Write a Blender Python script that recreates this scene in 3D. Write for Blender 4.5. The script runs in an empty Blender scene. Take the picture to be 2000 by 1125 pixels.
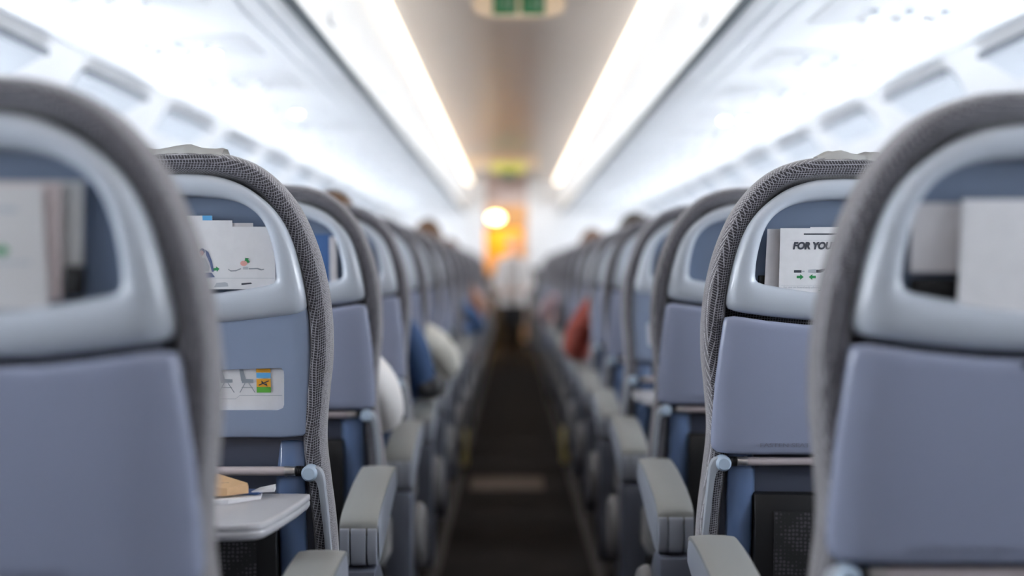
import bpy, bmesh, math, random
from mathutils import Vector, Matrix, noise
random.seed(7)
C = bpy.context.scene.collection
sc = bpy.context.scene
PI = math.pi
CELL = 0.98

# ------------------------------------------------------------------ camera, world, light, exposure
EYE = 1.03
cd = bpy.data.cameras.new('camera'); cam = bpy.data.objects.new('camera', cd); C.objects.link(cam)
cam.location = (-0.0157, 0.0, EYE)
cam.rotation_euler = (math.radians(90 - 0.893), 0, 0)
cd.sensor_width = 36.0; cd.lens = 36.0 * 2406 / 2000
cd.clip_start = 0.05; cd.clip_end = 100
cd.dof.use_dof = True; cd.dof.focus_distance = 1.99; cd.dof.aperture_fstop = 1.35
sc.camera = cam
w = bpy.data.worlds.new('world'); sc.world = w; w.use_nodes = True
w.node_tree.nodes['Background'].inputs[0].default_value = (0.75, 0.86, 1.0, 1)
w.node_tree.nodes['Background'].inputs[1].default_value = 1.0
sc.view_settings.view_transform = 'Standard'; sc.view_settings.look = 'None'
sc.view_settings.exposure = 0.06; sc.view_settings.gamma = 1.0
sc.view_settings.use_curve_mapping = False
WINDOW_E, COVE_E = 46.0, 2.6
sc.cycles.max_bounces = 10; sc.cycles.diffuse_bounces = 5; sc.cycles.glossy_bounces = 3
sc.cycles.sample_clamp_indirect = 4.0
sc.cycles.caustics_reflective = False; sc.cycles.caustics_refractive = False

# ------------------------------------------------------------------ materials
def mat(name, col, rough=0.5, metal=0.0, spec=0.5, emit=None, bump=0.0, bscale=300, var=0.0, vscale=20):
    m = bpy.data.materials.new(name); m.use_nodes = True
    nt = m.node_tree; p = nt.nodes['Principled BSDF']
    p.inputs['Base Color'].default_value = (*col, 1); p.inputs['Roughness'].default_value = rough
    p.inputs['Metallic'].default_value = metal; p.inputs['Specular IOR Level'].default_value = spec
    if emit:
        p.inputs['Emission Color'].default_value = (*emit[0], 1); p.inputs['Emission Strength'].default_value = emit[1]
    if bump or var:
        tc = nt.nodes.new('ShaderNodeTexCoord'); n = nt.nodes.new('ShaderNodeTexNoise')
        nt.links.new(tc.outputs['Object'], n.inputs['Vector']); n.inputs['Scale'].default_value = bscale if bump else vscale
        if bump:
            b = nt.nodes.new('ShaderNodeBump'); b.inputs['Strength'].default_value = bump; b.inputs['Distance'].default_value = 0.001
            nt.links.new(n.outputs[0], b.inputs['Height']); nt.links.new(b.outputs[0], p.inputs['Normal'])
        if var:
            n2 = nt.nodes.new('ShaderNodeTexNoise'); nt.links.new(tc.outputs['Object'], n2.inputs['Vector']); n2.inputs['Scale'].default_value = vscale
            r = nt.nodes.new('ShaderNodeValToRGB'); nt.links.new(n2.outputs[0], r.inputs[0])
            r.color_ramp.elements[0].position = .35; r.color_ramp.elements[1].position = .65
            r.color_ramp.elements[0].color = (*[c * (1 - var) for c in col], 1); r.color_ramp.elements[1].color = (*[min(1, c * (1 + var)) for c in col], 1)
            nt.links.new(r.outputs[0], p.inputs['Base Color'])
    return m

def weave_mat(name, dark, light, pitch=0.0042, duty=0.3):
    m = bpy.data.materials.new(name); m.use_nodes = True
    nt = m.node_tree; p = nt.nodes['Principled BSDF']; L = nt.links.new
    p.inputs['Roughness'].default_value = 0.9; p.inputs['Specular IOR Level'].default_value = 0.15
    p.inputs['Sheen Weight'].default_value = 0.35; p.inputs['Sheen Roughness'].default_value = 0.5
    tc = nt.nodes.new('ShaderNodeTexCoord')
    nz = nt.nodes.new('ShaderNodeTexNoise'); nz.inputs['Scale'].default_value = 9; nz.inputs['Detail'].default_value = 1
    L(tc.outputs['Object'], nz.inputs['Vector'])
    sx = nt.nodes.new('ShaderNodeSeparateXYZ'); L(tc.outputs['Object'], sx.inputs[0])
    def mth(op, a, b=None):
        n = nt.nodes.new('ShaderNodeMath'); n.operation = op
        for i, v in enumerate((a, b)):
            if v is None: continue
            if isinstance(v, (int, float)): n.inputs[i].default_value = v
            else: L(v, n.inputs[i])
        return n.outputs[0]
    wob = mth('MULTIPLY', nz.outputs[0], 0.012)
    a = mth('ADD', mth('ADD', sx.outputs[0], sx.outputs[1]), wob)
    b = mth('ADD', mth('SUBTRACT', sx.outputs[2], sx.outputs[1]), wob)
    fine = nt.nodes.new('ShaderNodeTexNoise'); fine.inputs['Scale'].default_value = 260; fine.inputs['Detail'].default_value = 2
    L(tc.outputs['Object'], fine.inputs['Vector'])
    fa = mth('PINGPONG', a, pitch / 2); fb = mth('PINGPONG', b, pitch / 2)
    la = mth('LESS_THAN', fa, pitch / 2 * duty); lb = mth('LESS_THAN', fb, pitch / 2 * duty)
    ln = mth('MAXIMUM', la, lb)
    f2 = nt.nodes.new('ShaderNodeMapRange'); f2.inputs[1].default_value = .22; f2.inputs[2].default_value = .48
    L(fine.outputs[0], f2.inputs[0])
    fac = mth('MULTIPLY', ln, f2.outputs[0])
    mx = nt.nodes.new('ShaderNodeMix'); mx.data_type = 'RGBA'; L(fac, mx.inputs[0])
    mx.inputs[6].default_value = (*dark, 1); mx.inputs[7].default_value = (*light, 1)
    L(mx.outputs[2], p.inputs['Base Color'])
    bp = nt.nodes.new('ShaderNodeBump'); bp.inputs['Strength'].default_value = .5; bp.inputs['Distance'].default_value = .0008
    L(fac, bp.inputs['Height']); L(bp.outputs[0], p.inputs['Normal'])
    return m

def net_mat(name):
    m = bpy.data.materials.new(name); m.use_nodes = True
    nt = m.node_tree; p = nt.nodes['Principled BSDF']; L = nt.links.new
    p.inputs['Roughness'].default_value = .8
    tc = nt.nodes.new('ShaderNodeTexCoord'); v = nt.nodes.new('ShaderNodeTexVoronoi')
    v.inputs['Randomness'].default_value = 0.25; v.inputs['Scale'].default_value = 150
    L(tc.outputs['Object'], v.inputs['Vector'])
    r = nt.nodes.new('ShaderNodeValToRGB'); r.color_ramp.elements[0].position = .2; r.color_ramp.elements[1].position = .5
    r.color_ramp.elements[0].color = (.035, .032, .040, 1); r.color_ramp.elements[1].color = (.003, .003, .004, 1)
    L(v.outputs['Distance'], r.inputs[0]); L(r.outputs[0], p.inputs['Base Color'])
    return m

M = dict(
    fabric=weave_mat('grey_woven_fabric', (.070, .065, .074), (.40, .39, .42), pitch=.0034, duty=.25),
    rim=weave_mat('coarse_weave_shaded', (.022, .020, .025), (.24, .235, .265), pitch=.0046, duty=.22),  # coarser rim weave, with the groove's shade darkened into its colours
    shell=mat('pale_grey_plastic', (.47, .51, .575), .25, bump=.12, bscale=900),
    tray=mat('lavender_grey_plastic', (.255, .28, .385), .24, bump=.12, bscale=900),
    panel=mat('blue_grey_plastic', (.225, .275, .385), .32, bump=.12, bscale=900),
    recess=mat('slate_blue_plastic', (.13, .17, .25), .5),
    lower=mat('dark_blue_plastic', (.06, .068, .10), .42),
    pad=mat('grey_armrest_vinyl', (.235, .24, .235), .5, bump=.25, bscale=1200),
    arm=mat('armrest_plastic', (.27, .29, .34), .4),
    armside=mat('armrest_support_plastic', (.11, .12, .155), .35),
    metal=mat('brushed_metal', (.62, .60, .60), .3, metal=.85),
    bar=mat('tray_bar_metal', (.55, .48, .49), .45, metal=.2),
    knob=mat('hinge_blue_plastic', (.38, .47, .58), .25),
    black=mat('black_plastic', (.005, .005, .006), .5, spec=.3),
    seam=mat('dark_seam_rubber', (.03, .04, .045), .6),
    net=net_mat('black_netting'),
    paper=mat('white_paper', (.80, .80, .83), .7, var=.02, vscale=60),
    paperb=mat('cream_paper', (.62, .60, .62), .7, var=.04, vscale=40),
    ink=mat('dark_ink', (.03, .035, .05), .6), grey=mat('grey_ink', (.25, .28, .32), .6),
    palegrey=mat('pale_grey_ink', (.45, .48, .53), .6),
    green=mat('green_ink', (.01, .20, .06), .6), navy=mat('navy_ink', (.03, .07, .20), .6),
    blue=mat('sky_blue_ink', (.12, .42, .75), .6), teal=mat('teal_ink', (.02, .22, .38), .6),
    orange=mat('orange_ink', (.70, .33, .02), .6), lgreen=mat('leaf_green_ink', (.08, .32, .03), .6),
    pink=mat('skin_tone_ink', (.65, .33, .30), .6),
    kraft=mat('brown_kraft_paper', (.62, .40, .22), .75, var=.06, vscale=50),
    bindoor=mat('bin_door_plastic', (.77, .76, .745), .4, var=.01, vscale=2),
    bulkwhite=mat('bright_bulkhead', (.88, .88, .89), .5),
    white=mat('white_cabin_plastic', (.80, .80, .81), .45, var=.01, vscale=2),
    binwhite=mat('bin_underside_plastic', (.63, .635, .65), .35, var=.01, vscale=2),
    ceil=mat('beige_ceiling_plastic', (.72, .63, .55), .3),
    carpet=mat('dark_brown_carpet', (.013, .0105, .0095), .95, spec=.1, bump=.8, bscale=700, var=.25, vscale=6),
    strip=mat('seat_track_cover', (.016, .012, .012), .6),
    lightpatch=mat('painted_light_band', (.085, .064, .052), .9, spec=.1, var=.15, vscale=30),  # light falling on the carpet, painted in as a paler colour
    exitgreen=mat('exit_green', (.01, .10, .035), .5, emit=((.01, .16, .05), .25)),
    exitwhite=mat('exit_pictogram', (.30, .42, .33), .5),
    cream=mat('cream_lit_plastic', (.85, .68, .50), .5, emit=((1, .75, .5), .15)),
    yellowsign=mat('yellow_lit_sign', (.55, .5, .12), .5, emit=((.75, .68, .15), .45)),
    markeryellow=mat('yellow_marker', (.62, .52, .20), .5),
    pinkwall=mat('bulkhead_header_plastic', (.60, .47, .43), .5),
    amber=mat('amber_wood', (.90, .46, .02), .5, var=.12, vscale=5),
    cove=mat('cove_tube', (1, .95, .85), .5, emit=((1.0, .84, .66), COVE_E)),
    pane=mat('daylit_window', (.8, .9, 1), .3, emit=((.88, .94, 1.0), WINDOW_E)),
    spot=mat('lit_lens', (1, 1, 1), .3, emit=((1, .98, .95), 22)),
    spotoff=mat('unlit_lens', (.66, .67, .7), .2),
    vent=mat('grey_vent', (.14, .155, .18), .5), ventpanel=mat('pale_vent_panel', (.55, .58, .62), .5),
    galleylamp=mat('galley_lamp', (1, .9, .6), .5, emit=((1, .78, .36), 14)),
    skin=mat('skin', (.62, .36, .27), .5), skind=mat('skin_tan', (.48, .27, .19), .5),
    cushion=weave_mat('seat_cushion_fabric', (.07, .07, .075), (.2, .2, .21)),
    cloth_white=mat('white_cotton', (.82, .79, .78), .85, bump=.3, bscale=60),
    cover=mat('white_headrest_fleece', (.85, .85, .84), .9, bump=.5, bscale=120),
)
def clothmat(col): return mat('cloth', col, .85, bump=.3, bscale=80, var=.1, vscale=14)

# ------------------------------------------------------------------ helpers
ORD = ['first', 'second', 'third', 'fourth', 'fifth', 'sixth', 'seventh', 'eighth', 'ninth', 'tenth', 'eleventh', 'twelfth', 'thirteenth',
       'fourteenth', 'fifteenth', 'sixteenth', 'seventeenth', 'eighteenth', 'nineteenth', 'twentieth']
def tag(o, label=None, cat=None, group=None, kind=None):
    if label: o['label'] = label
    if cat: o['category'] = cat
    if group: o['group'] = group
    if kind: o['kind'] = kind
    return o
def empty(name, loc=(0, 0, 0), rz=0, parent=None):
    o = bpy.data.objects.new(name, None); C.objects.link(o); o.location = loc; o.rotation_euler = (0, 0, rz)
    o.empty_display_size = .05; o.parent = parent
    return o
def link_mesh(name, me, m, parent=None, loc=None):
    if not isinstance(m, (list, tuple)): m = [m]
    for k in m: me.materials.append(k)
    o = bpy.data.objects.new(name, me); C.objects.link(o); o.parent = parent
    if loc: o.location = loc
    return o
def fin(name, bm, m, parent=None, smooth=True, bevel=0, seg=2, angle=40, loc=None):
    bmesh.ops.recalc_face_normals(bm, faces=bm.faces)
    if bevel:
        es = [e for e in bm.edges if len(e.link_faces) == 2 and e.calc_face_angle(0) > math.radians(35)]
        bmesh.ops.bevel(bm, geom=es, offset=bevel, segments=seg, profile=.5, affect='EDGES', clamp_overlap=True)
    for f in bm.faces: f.smooth = smooth
    if smooth:
        for e in bm.edges:
            if len(e.link_faces) == 2 and e.calc_face_angle(0) > math.radians(angle): e.smooth = False
    me = bpy.data.meshes.new(name); bm.to_mesh(me); bm.free()
    return link_mesh(name, me, m, parent, loc)
def bx(bm, x0, x1, y0, y1, z0, z1, mi=0):
    vs = [bm.verts.new((x, y, z)) for x in (x0, x1) for y in (y0, y1) for z in (z0, z1)]
    for q in ((0, 1, 3, 2), (4, 6, 7, 5), (0, 4, 5, 1), (2, 3, 7, 6), (0, 2, 6, 4), (1, 5, 7, 3)):
        f = bm.faces.new([vs[i] for i in q]); f.material_index = mi
    return vs
def box(name, x0, x1, y0, y1, z0, z1, m, parent=None, bevel=0.0, **k):
    bm = bmesh.new(); bx(bm, x0, x1, y0, y1, z0, z1); return fin(name, bm, m, parent, bevel=bevel, **k)
def rings(bm, rs, cap0=True, cap1=True, close=False):
    vr = [[bm.verts.new(p) for p in r] for r in rs]; n = len(rs[0])
    pairs = list(zip(vr[:-1], vr[1:])) + ([(vr[-1], vr[0])] if close else [])
    for a, b in pairs:
        for i in range(n):
            j = (i + 1) % n
            try: bm.faces.new((a[i], a[j], b[j], b[i]))
            except ValueError: pass
    if cap0 and not close: bm.faces.new(vr[0])
    if cap1 and not close: bm.faces.new(vr[-1])
    return vr
def tube(bm, pts, rad, n=10, cap=True):
    pts = [Vector(p) for p in pts]
    rad = rad if isinstance(rad, (list, tuple)) else [rad] * len(pts)
    rs = []; up = None
    for i, p in enumerate(pts):
        d = (pts[min(i + 1, len(pts) - 1)] - pts[max(i - 1, 0)]).normalized()
        if up is None:
            up = d.orthogonal().normalized()
        else:
            up = (up - d * up.dot(d)).normalized()
        s = d.cross(up)
        rs.append([p + (up * math.cos(t) + s * math.sin(t)) * rad[i] for t in [2 * PI * k / n for k in range(n)]])
    rings(bm, rs, cap, cap)
def catmull(pts, k=6):
    out = []
    P = [pts[0]] + list(pts) + [pts[-1]]
    for i in range(1, len(P) - 2):
        p0, p1, p2, p3 = [Vector(q) for q in P[i - 1:i + 3]]
        for j in range(k):
            t = j / k
            out.append(0.5 * ((2 * p1) + (p2 - p0) * t + (2 * p0 - 5 * p1 + 4 * p2 - p3) * t * t + (-p0 + 3 * p1 - 3 * p2 + p3) * t ** 3))
    out.append(Vector(pts[-1]))
    return out
def mirror_outline(half):              # half from bottom centre to top centre on the +x side
    h = [Vector((p[0], p[1])) for p in half]
    o = list(h)
    for p in reversed(h):
        if abs(p.x) > 1e-5: o.append(Vector((-p.x, p.y)))
    return o
def ray_sample(poly, c, n=96):
    out = []; c = Vector(c)
    for i in range(n):
        t = 2 * PI * i / n - PI / 2; d = Vector((math.cos(t), math.sin(t))); best = 0
        for k in range(len(poly)):
            a = poly[k] - c; b = poly[(k + 1) % len(poly)] - c
            e = b - a; den = d.x * e.y - d.y * e.x
            if abs(den) < 1e-12: continue
            s = (a.x * e.y - a.y * e.x) / den; u = (a.x * d.y - a.y * d.x) / den
            if s > 0 and -1e-6 <= u <= 1 + 1e-6: best = max(best, s)
        out.append(c + d * best)
    return out
def inset(ol, dist):
    n = len(ol); out = []
    for i in range(n):
        t = (ol[(i + 1) % n] - ol[i - 1]).normalized(); nrm = Vector((-t.y, t.x))
        out.append(ol[i] + nrm * dist)
    return out
LEAN = 0.10
def lean(z): return -(z - 0.9) * LEAN
def side_curve(x, x0=.14, k=4.2):
    a = max(0, abs(x) - x0); return k * a * a
def P3(p, y, curve=True):
    return Vector((p.x, y + lean(p.y) + (side_curve(p.x) if curve else 0), p.y))
def children(o): return [c for c in o.children]
def copy_tree(o, parent=None, skip=()):
    c = o.copy(); C.objects.link(c); c.parent = parent
    for ch in list(o.children):
        if ch.name.split('.')[0] in skip: continue
        copy_tree(ch, c, skip)
    return c

# ------------------------------------------------------------------ the setting
Y0, Y1 = -1.6, 15.2
def extrude_profile(bm, prof, y0, y1, mi=0, ny=1):
    rows = []
    for k in range(ny + 1):
        y = y0 + (y1 - y0) * k / ny
        rows.append([bm.verts.new((p[0], y, p[1])) for p in prof])
    for a, b in zip(rows[:-1], rows[1:]):
        for i in range(len(prof) - 1): bm.faces.new((a[i], a[i + 1], b[i + 1], b[i])).material_index = mi

def strip_solid(bm, lo_pts, hi_pts, y0, y1):
    """thin curved sheet: two matching profiles (x, z) extruded along y, closed with quads"""
    g = [[[bm.verts.new((p[0], y, p[1])) for p in pr] for pr in (lo_pts, hi_pts)] for y in (y0, y1)]
    n = len(lo_pts)
    for i in range(n - 1):
        for a in (0, 1): bm.faces.new((g[0][a][i], g[0][a][i + 1], g[1][a][i + 1], g[1][a][i]))
        for e in (0, 1): bm.faces.new((g[e][0][i], g[e][0][i + 1], g[e][1][i + 1], g[e][1][i]))
    for i in (0, n - 1): bm.faces.new((g[0][0][i], g[1][0][i], g[1][1][i], g[0][1][i]))
fl = box('floor', -1.75, 1.75, Y0, 19.0, -.05, 0.0, M['carpet']); tag(fl, kind='structure')
for k, (xa, xb) in enumerate(((-.30, -.26), (.26, .30))):
    o = box('trim_%d' % (k + 1), xa, xb, Y0, 15.2, 0.0, .006, M['strip'], bevel=.001)
    tag(o, kind='structure', label='dark seat track cover running along the aisle floor')
o = box('trim_3', -.215, .135, 5.72, 6.08, 0.0, .003, M['lightpatch']); tag(o, kind='structure', label='tan band painted as a stripe of light on the dark aisle carpet')  # thin sheets standing in for a stripe of light on the floor
o = box('trim_4', -.34, -.305, 5.74, 6.05, 0.0, .003, M['lightpatch']); tag(o, kind='structure')

def sidewall(s, name):
    prof = [(1.42, 1.74), (1.50, 1.66), (1.60, 1.52), (1.68, 1.36), (1.73, 1.15), (1.745, .9), (1.72, .55), (1.64, .2), (1.56, 0)]
    pr = catmull(prof, 4)
    bm = bmesh.new()
    # window openings cut as gaps between panel bands
    ys = [Y0]
    wins = []
    y = -1.2
    while y < 14.8:
        wins.append(y); y += .53
    def seg(y0, y1, z0=-1, z1=9):
        pts = [p for p in pr if z0 - 1e-6 <= p[1] <= z1 + 1e-6]
        if len(pts) > 1: extrude_profile(bm, [(s * p[0], p[1]) for p in pts], y0, y1)
    hi = min(pr, key=lambda p: abs(p[1] - 1.30))[1]; lo = min(pr, key=lambda p: abs(p[1] - .93))[1]
    cur = Y0
    for yw in wins:
        seg(cur, yw - .12); seg(yw - .12, yw + .12, hi, 9); seg(yw - .12, yw + .12, -1, lo); cur = yw + .12
    seg(cur, 15.2)
    bmesh.ops.remove_doubles(bm, verts=bm.verts, dist=1e-5)
    wall = fin(name, bm, M['white']); tag(wall, kind='structure')
    return wins, hi, lo
nw = 0
for s, nm in ((-1, 'wall_left'), (1, 'wall_right')):
    wins, hi, lo = sidewall(s, nm)
    proto = None
    for yw in wins:
        nw += 1
        if proto is None:
            w0 = empty('window_%d' % nw, (0, yw, 0)); tag(w0, kind='structure')
            bm = bmesh.new(); bx(bm, *(sorted((s * 1.765, s * 1.775))), -.13, .13, lo - .01, hi + .01)
            fin('pane', bm, M['pane'], w0)
            bm = bmesh.new()
            for (a, b, c, d) in ((-.14, -.12, lo - .02, hi + .02), (.12, .14, lo - .02, hi + .02), (-.12, .12, lo - .02, lo), (-.12, .12, hi, hi + .02)):
                bx(bm, *(sorted((s * 1.715, s * 1.78))), a, b, c, d)
            fin('frame', bm, M['white'], w0); proto = w0
        else:
            c = copy_tree(proto); c.name = 'window_%d' % nw; c.location = (0, yw, 0)

# rear wall behind the viewpoint and the bulkheads ahead
o = box('wall_back', -1.8, 1.8, Y0 - .05, Y0, 0, 2.3, M['white']); tag(o, kind='structure')
OL, OR = -.345, .17
for a, b, k in ((-1.5, OL - .002, 5), (OR + .002, 1.5, 6)):
    o = box('trim_%d' % k, a, b, 15.17, 15.199, 0, 1.04, mat('grey_bulkhead_carpet', (.09, .085, .09), .9), bevel=.004); tag(o, kind='structure')
for a, b, nm in ((-1.8, OL, 'wall_front_left'), (OR, 1.8, 'wall_front_right')):
    o = box(nm, a, b, 15.2, 15.26, 0, 2.3, M['bulkwhite'], bevel=.004); tag(o, kind='structure')
o = box('wall_front_header', OL, OR, 15.2, 15.26, 1.82, 2.3, M['pinkwall'], bevel=.004); tag(o, kind='structure')
o = box('wall_galley', -1.2, 1.2, 17.6, 17.66, 0, 2.3, M['pinkwall']); tag(o, kind='structure')
o = box('wall_galley_left', -.75, -.70, 15.27, 17.6, 0, 2.3, M['white']); tag(o, kind='structure')
o = box('wall_galley_right', .70, .75, 15.27, 17.6, 0, 2.3, M['white']); tag(o, kind='structure')
o = box('ceiling_galley', -1.2, 1.2, 15.27, 17.6, 2.2, 2.25, M['cream']); tag(o, kind='structure')

# galley cabinet wall piece and lamp
t = empty('galley_cabinet', (-.30, 16.9, 0)); tag(t, 'amber wooden galley cabinet seen through the doorway at the far end', 'cabinet')
box('body', -.38, .42, 0, .6, .95, 1.58, M['amber'], t, bevel=.006)
box('base', -.38, .42, .02, .6, 0, .95, mat('dark_galley_base', (.05, .045, .045), .5), t, bevel=.006)
box('worktop', -.39, .43, -.03, .6, 1.58, 1.61, mat('dark_amber', (.25, .13, .01), .4), t, bevel=.004)
for k in range(2):
    d = box('door', -.36 + k * .33, -.05 + k * .33, -.02, -.001, .99, 1.50, M['amber'], t, bevel=.004)
    bm = bmesh.new(); tube(bm, [(-.09 + k * .14, -.03, 1.1), (-.09 + k * .14, -.03, 1.25)], .006); fin('handle', bm, M['metal'], d)
t = empty('galley_lamp', (-.235, 16.6, 1.715)); tag(t, 'round glowing warm lamp above the galley cabinet', 'lamp')
bm = bmesh.new(); bmesh.ops.create_uvsphere(bm, u_segments=24, v_segments=12, radius=.075, matrix=Matrix.Diagonal((1.3, 1, .8, 1)))
fin('bulb', bm, M['galleylamp'], t)
bm = bmesh.new(); tube(bm, [(0, .05, 0), (0, .4, 0), (0, 1.0, 0)], [.03, .02, .03]); fin('bracket', bm, M['metal'], t)
ld = bpy.data.lights.new('galley_light', 'POINT'); ld.energy = 30; ld.color = (1, .74, .36); ld.shadow_soft_size = .12
lo_ = bpy.data.objects.new('galley_light', ld); C.objects.link(lo_); lo_.location = (.15, 16.2, 1.95)
lo_.parent = None

# ceiling: upper cove with panels
bm = bmesh.new()
extrude_profile(bm, [(-.66, 2.07), (-.64, 2.18), (-.55, 2.245), (-.3, 2.26), (.3, 2.26), (.55, 2.245), (.64, 2.18), (.66, 2.07)], Y0, 15.2)
ce = fin('ceiling', bm, M['white']); tag(ce, kind='structure')
cp = [(-.50, 2.104), (-.47, 2.122), (-.36, 2.152), (-.18, 2.172), (0, 2.178), (.18, 2.172), (.36, 2.152), (.47, 2.122), (.50, 2.104)]
cp = [(p[0], p[1]) for p in catmull(cp, 3)]
bm = bmesh.new()
strip_solid(bm, cp, [(p[0] * .99, p[1] + .015) for p in cp], -.757, .757)
pn = fin('ceiling_panel', bm, M['ceil'], ce)
NP = 11
pn.location = (0, Y0 + .76, 0)
for k in range(1, NP):
    c = pn.copy(); C.objects.link(c); c.parent = ce; c.location = (0, Y0 + .76 + k * 1.52, 0)

# cove light tubes along both sides of the ceiling
t = empty('cove_light', (0, 0, 0))
bm = bmesh.new(); tube(bm, [(0, -.36, 0), (0, .36, 0)], .034, 14); fin('tube', bm, M['cove'], t)
bm = bmesh.new(); bx(bm, -.012, .012, -.378, -.36, -.022, .022)
fin('holder', bm, M['white'], t, bevel=.002)
bm = bmesh.new(); bx(bm, -.012, .012, .36, .378, -.022, .022)
fin('holder', bm, M['white'], t, bevel=.002)
first = True
for s in (-1, 1):
    side = 'left' if s < 0 else 'right'
    for k in range(21):
        c = t if first else copy_tree(t)
        first = False
        c.location = (s * .545, k * .76 - .5, 2.105)
        tag(c, ('warm glowing ceiling cove tube, %s in view on the %s' % (ORD[k - 7], side)) if k >= 7 else ('warm ceiling cove tube out of view on the %s' % side), 'light', 'cove lights along the %s of the ceiling' % side)

# overhead bins
def make_bin():
    t = empty('overhead_bin')
    L_ = .757
    bm = bmesh.new()
    prof = [(.602, 1.724), (.72, 1.7285), (1.0, 1.7285), (1.38, 1.7285), (1.42, 1.742), (1.42, 2.07), (.63, 2.07), (.605, 1.75)]
    rings(bm, [[Vector((p[0], y, p[1])) for p in prof] for y in (-L_, L_)])
    fin('body', bm, M['binwhite'], t, bevel=.002)
    dp = catmull([(.578, 1.728), (.566, 1.76), (.548, 1.83), (.541, 1.92), (.548, 2.0), (.566, 2.06), (.60, 2.09)], 5)
    dq = [Vector((p.x + .02, p.y)) for p in dp]; dq[0] = Vector((.598, 1.735))
    bm = bmesh.new(); strip_solid(bm, dp, dq, -L_ + .002, L_ - .002)
    d = fin('door', bm, M['bindoor'], t)
    bm = bmesh.new(); bx(bm, .553, .572, -.06, .06, 1.765, 1.795); fin('latch', bm, mat('pale_latch', (.72, .72, .72), .4), d, bevel=.004)
    bm = bmesh.new(); bx(bm, .576, .604, -L_, L_, 1.7185, 1.7265); fin('seal', bm, M['seam'], t)
    bm = bmesh.new(); bx(bm, .67, .673, -L_ + .01, L_ - .01, 1.7225, 1.7255); bx(bm, .74, .7425, -L_ + .01, L_ - .01, 1.724, 1.7265)
    fin('seam_line', bm, M['ventpanel'], t)
    return t
binp = make_bin()
first = True

for s in (1, -1):
    side = 'left' if s < 0 else 'right'
    for k in range(11):
        c = binp if first else copy_tree(binp)
        first = False
        c.location = (0, Y0 + .76 + k * 1.52, 0)
        if s < 0:
            c.rotation_euler = (0, 0, PI)
        kk = k if s > 0 else 10 - k
        c.location = (0, Y0 + .76 + kk * 1.52, 0)
        tag(c, ('white luggage bin with rounded door, %s in view above the %s seats' % (ORD[kk - 3], side)) if kk >= 3 else ('white luggage bin overhead and out of view above the %s seats' % side), 'luggage bin', 'overhead bins above the %s seats' % side)

# service panels
def make_psu(on=()):
    t = empty('service_panel')
    bm = bmesh.new(); bx(bm, -.24, .24, -.17, .17, -.0035, -.0003); fin('panel', bm, M['binwhite'], t, bevel=.004)
    for i in range(3):
        x = -.095 + i * .095
        bm = bmesh.new(); bmesh.ops.create_cone(bm, cap_ends=True, segments=20, radius1=.026, radius2=.030, depth=.010, matrix=Matrix.Translation((x, .07, -.0088)))
        r_ = fin('light_ring', bm, M['white'], t)
        bm = bmesh.new(); bmesh.ops.create_uvsphere(bm, u_segments=16, v_segments=8, radius=.021, matrix=Matrix.Translation((x, .07, -.0135)) @ Matrix.Diagonal((1, 1, .45, 1)))
        l_ = fin('lens', bm, M['spot'] if i in on else M['spotoff'], r_)
        bm = bmesh.new(); bmesh.ops.create_cone(bm, cap_ends=True, segments=16, radius1=.012, radius2=.020, depth=.015, matrix=Matrix.Translation((x, -.03, -.0112)))
        fin('air_nozzle', bm, M['ventpanel'], t)
    bm = bmesh.new()
    for i in range(6): bx(bm, -.06 + i * .02, -.048 + i * .02, -.12, -.08, -.0048, -.0034)
    fin('speaker_grille', bm, M['ventpanel'], t)
    return t
protos = {}
def psu(on):
    if on not in protos: protos[on] = make_psu(on); return protos[on]
    return copy_tree(protos[on])
for s in (-1, 1):
    side = 'left' if s < 0 else 'right'
    base = 3.93 if s < 0 else 5.70 - 1.52
    for k in range(-5, 14):
        on = ()
        if s < 0 and k in (0, 2): on = (2,)
        if s > 0 and k == 2: on = (0, 1, 2)
        if s < 0 and k == -2: on = (0, 1)
        c = psu(on); c.location = (s * 1.06, base + k * .76 - .07, 1.7285)
        if on and k >= 0:
            lab = ('white ceiling service panel with three lit reading lamps above the right seats' if s > 0 else
                   ('white service panel with one lit reading lamp, the nearer of two on the left' if k == 0 else
                    'white service panel with one lit reading lamp, the farther of two on the left'))
            tag(c, lab, 'service panel')
        else:
            tag(c, ('unlit white service panel, %s in view under the %s luggage bins' % (ORD[k], side)) if k >= 0 else ('unlit white service panel out of view under the %s bins' % side), 'service panel', 'unlit service panels over the %s seats' % side)

# side vents high on the walls
t = empty('side_vent')
bm = bmesh.new(); rings(bm, [[Vector(p) for p in q] for q in (
    ((-.015, -.34, .02), (.10, -.28, -.075), (.10, .28, -.075), (-.015, .34, .02)), ((-.03, -.34, .008), (.085, -.28, -.087), (.085, .28, -.087), (-.03, .34, .008)))])
fin('panel', bm, M['ventpanel'], t, bevel=.003)
bm = bmesh.new(); bx(bm, -.045, -.015, -.33, .33, .0, .022); fin('slot', bm, M['vent'], t, bevel=.003)
first = True
for s, st, dy in ((1, 2.55 - 1.0, .98), (-1, 2.42 - 1.03, 1.03)):
    side = 'left' if s < 0 else 'right'
    for k in range(13):
        c = t if first else copy_tree(t)
        first = False
        c.location = (s * 1.475, st + k * dy, 1.68); c.rotation_euler = (0, 0, 0 if s > 0 else PI)
        tag(c, ('grey slotted air vent, %s in view high on the %s side wall' % (ORD[k - 1], side)) if k else ('grey air vent out of view on the %s side wall' % side), 'vent', 'air vents along the %s side wall' % side)

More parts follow.
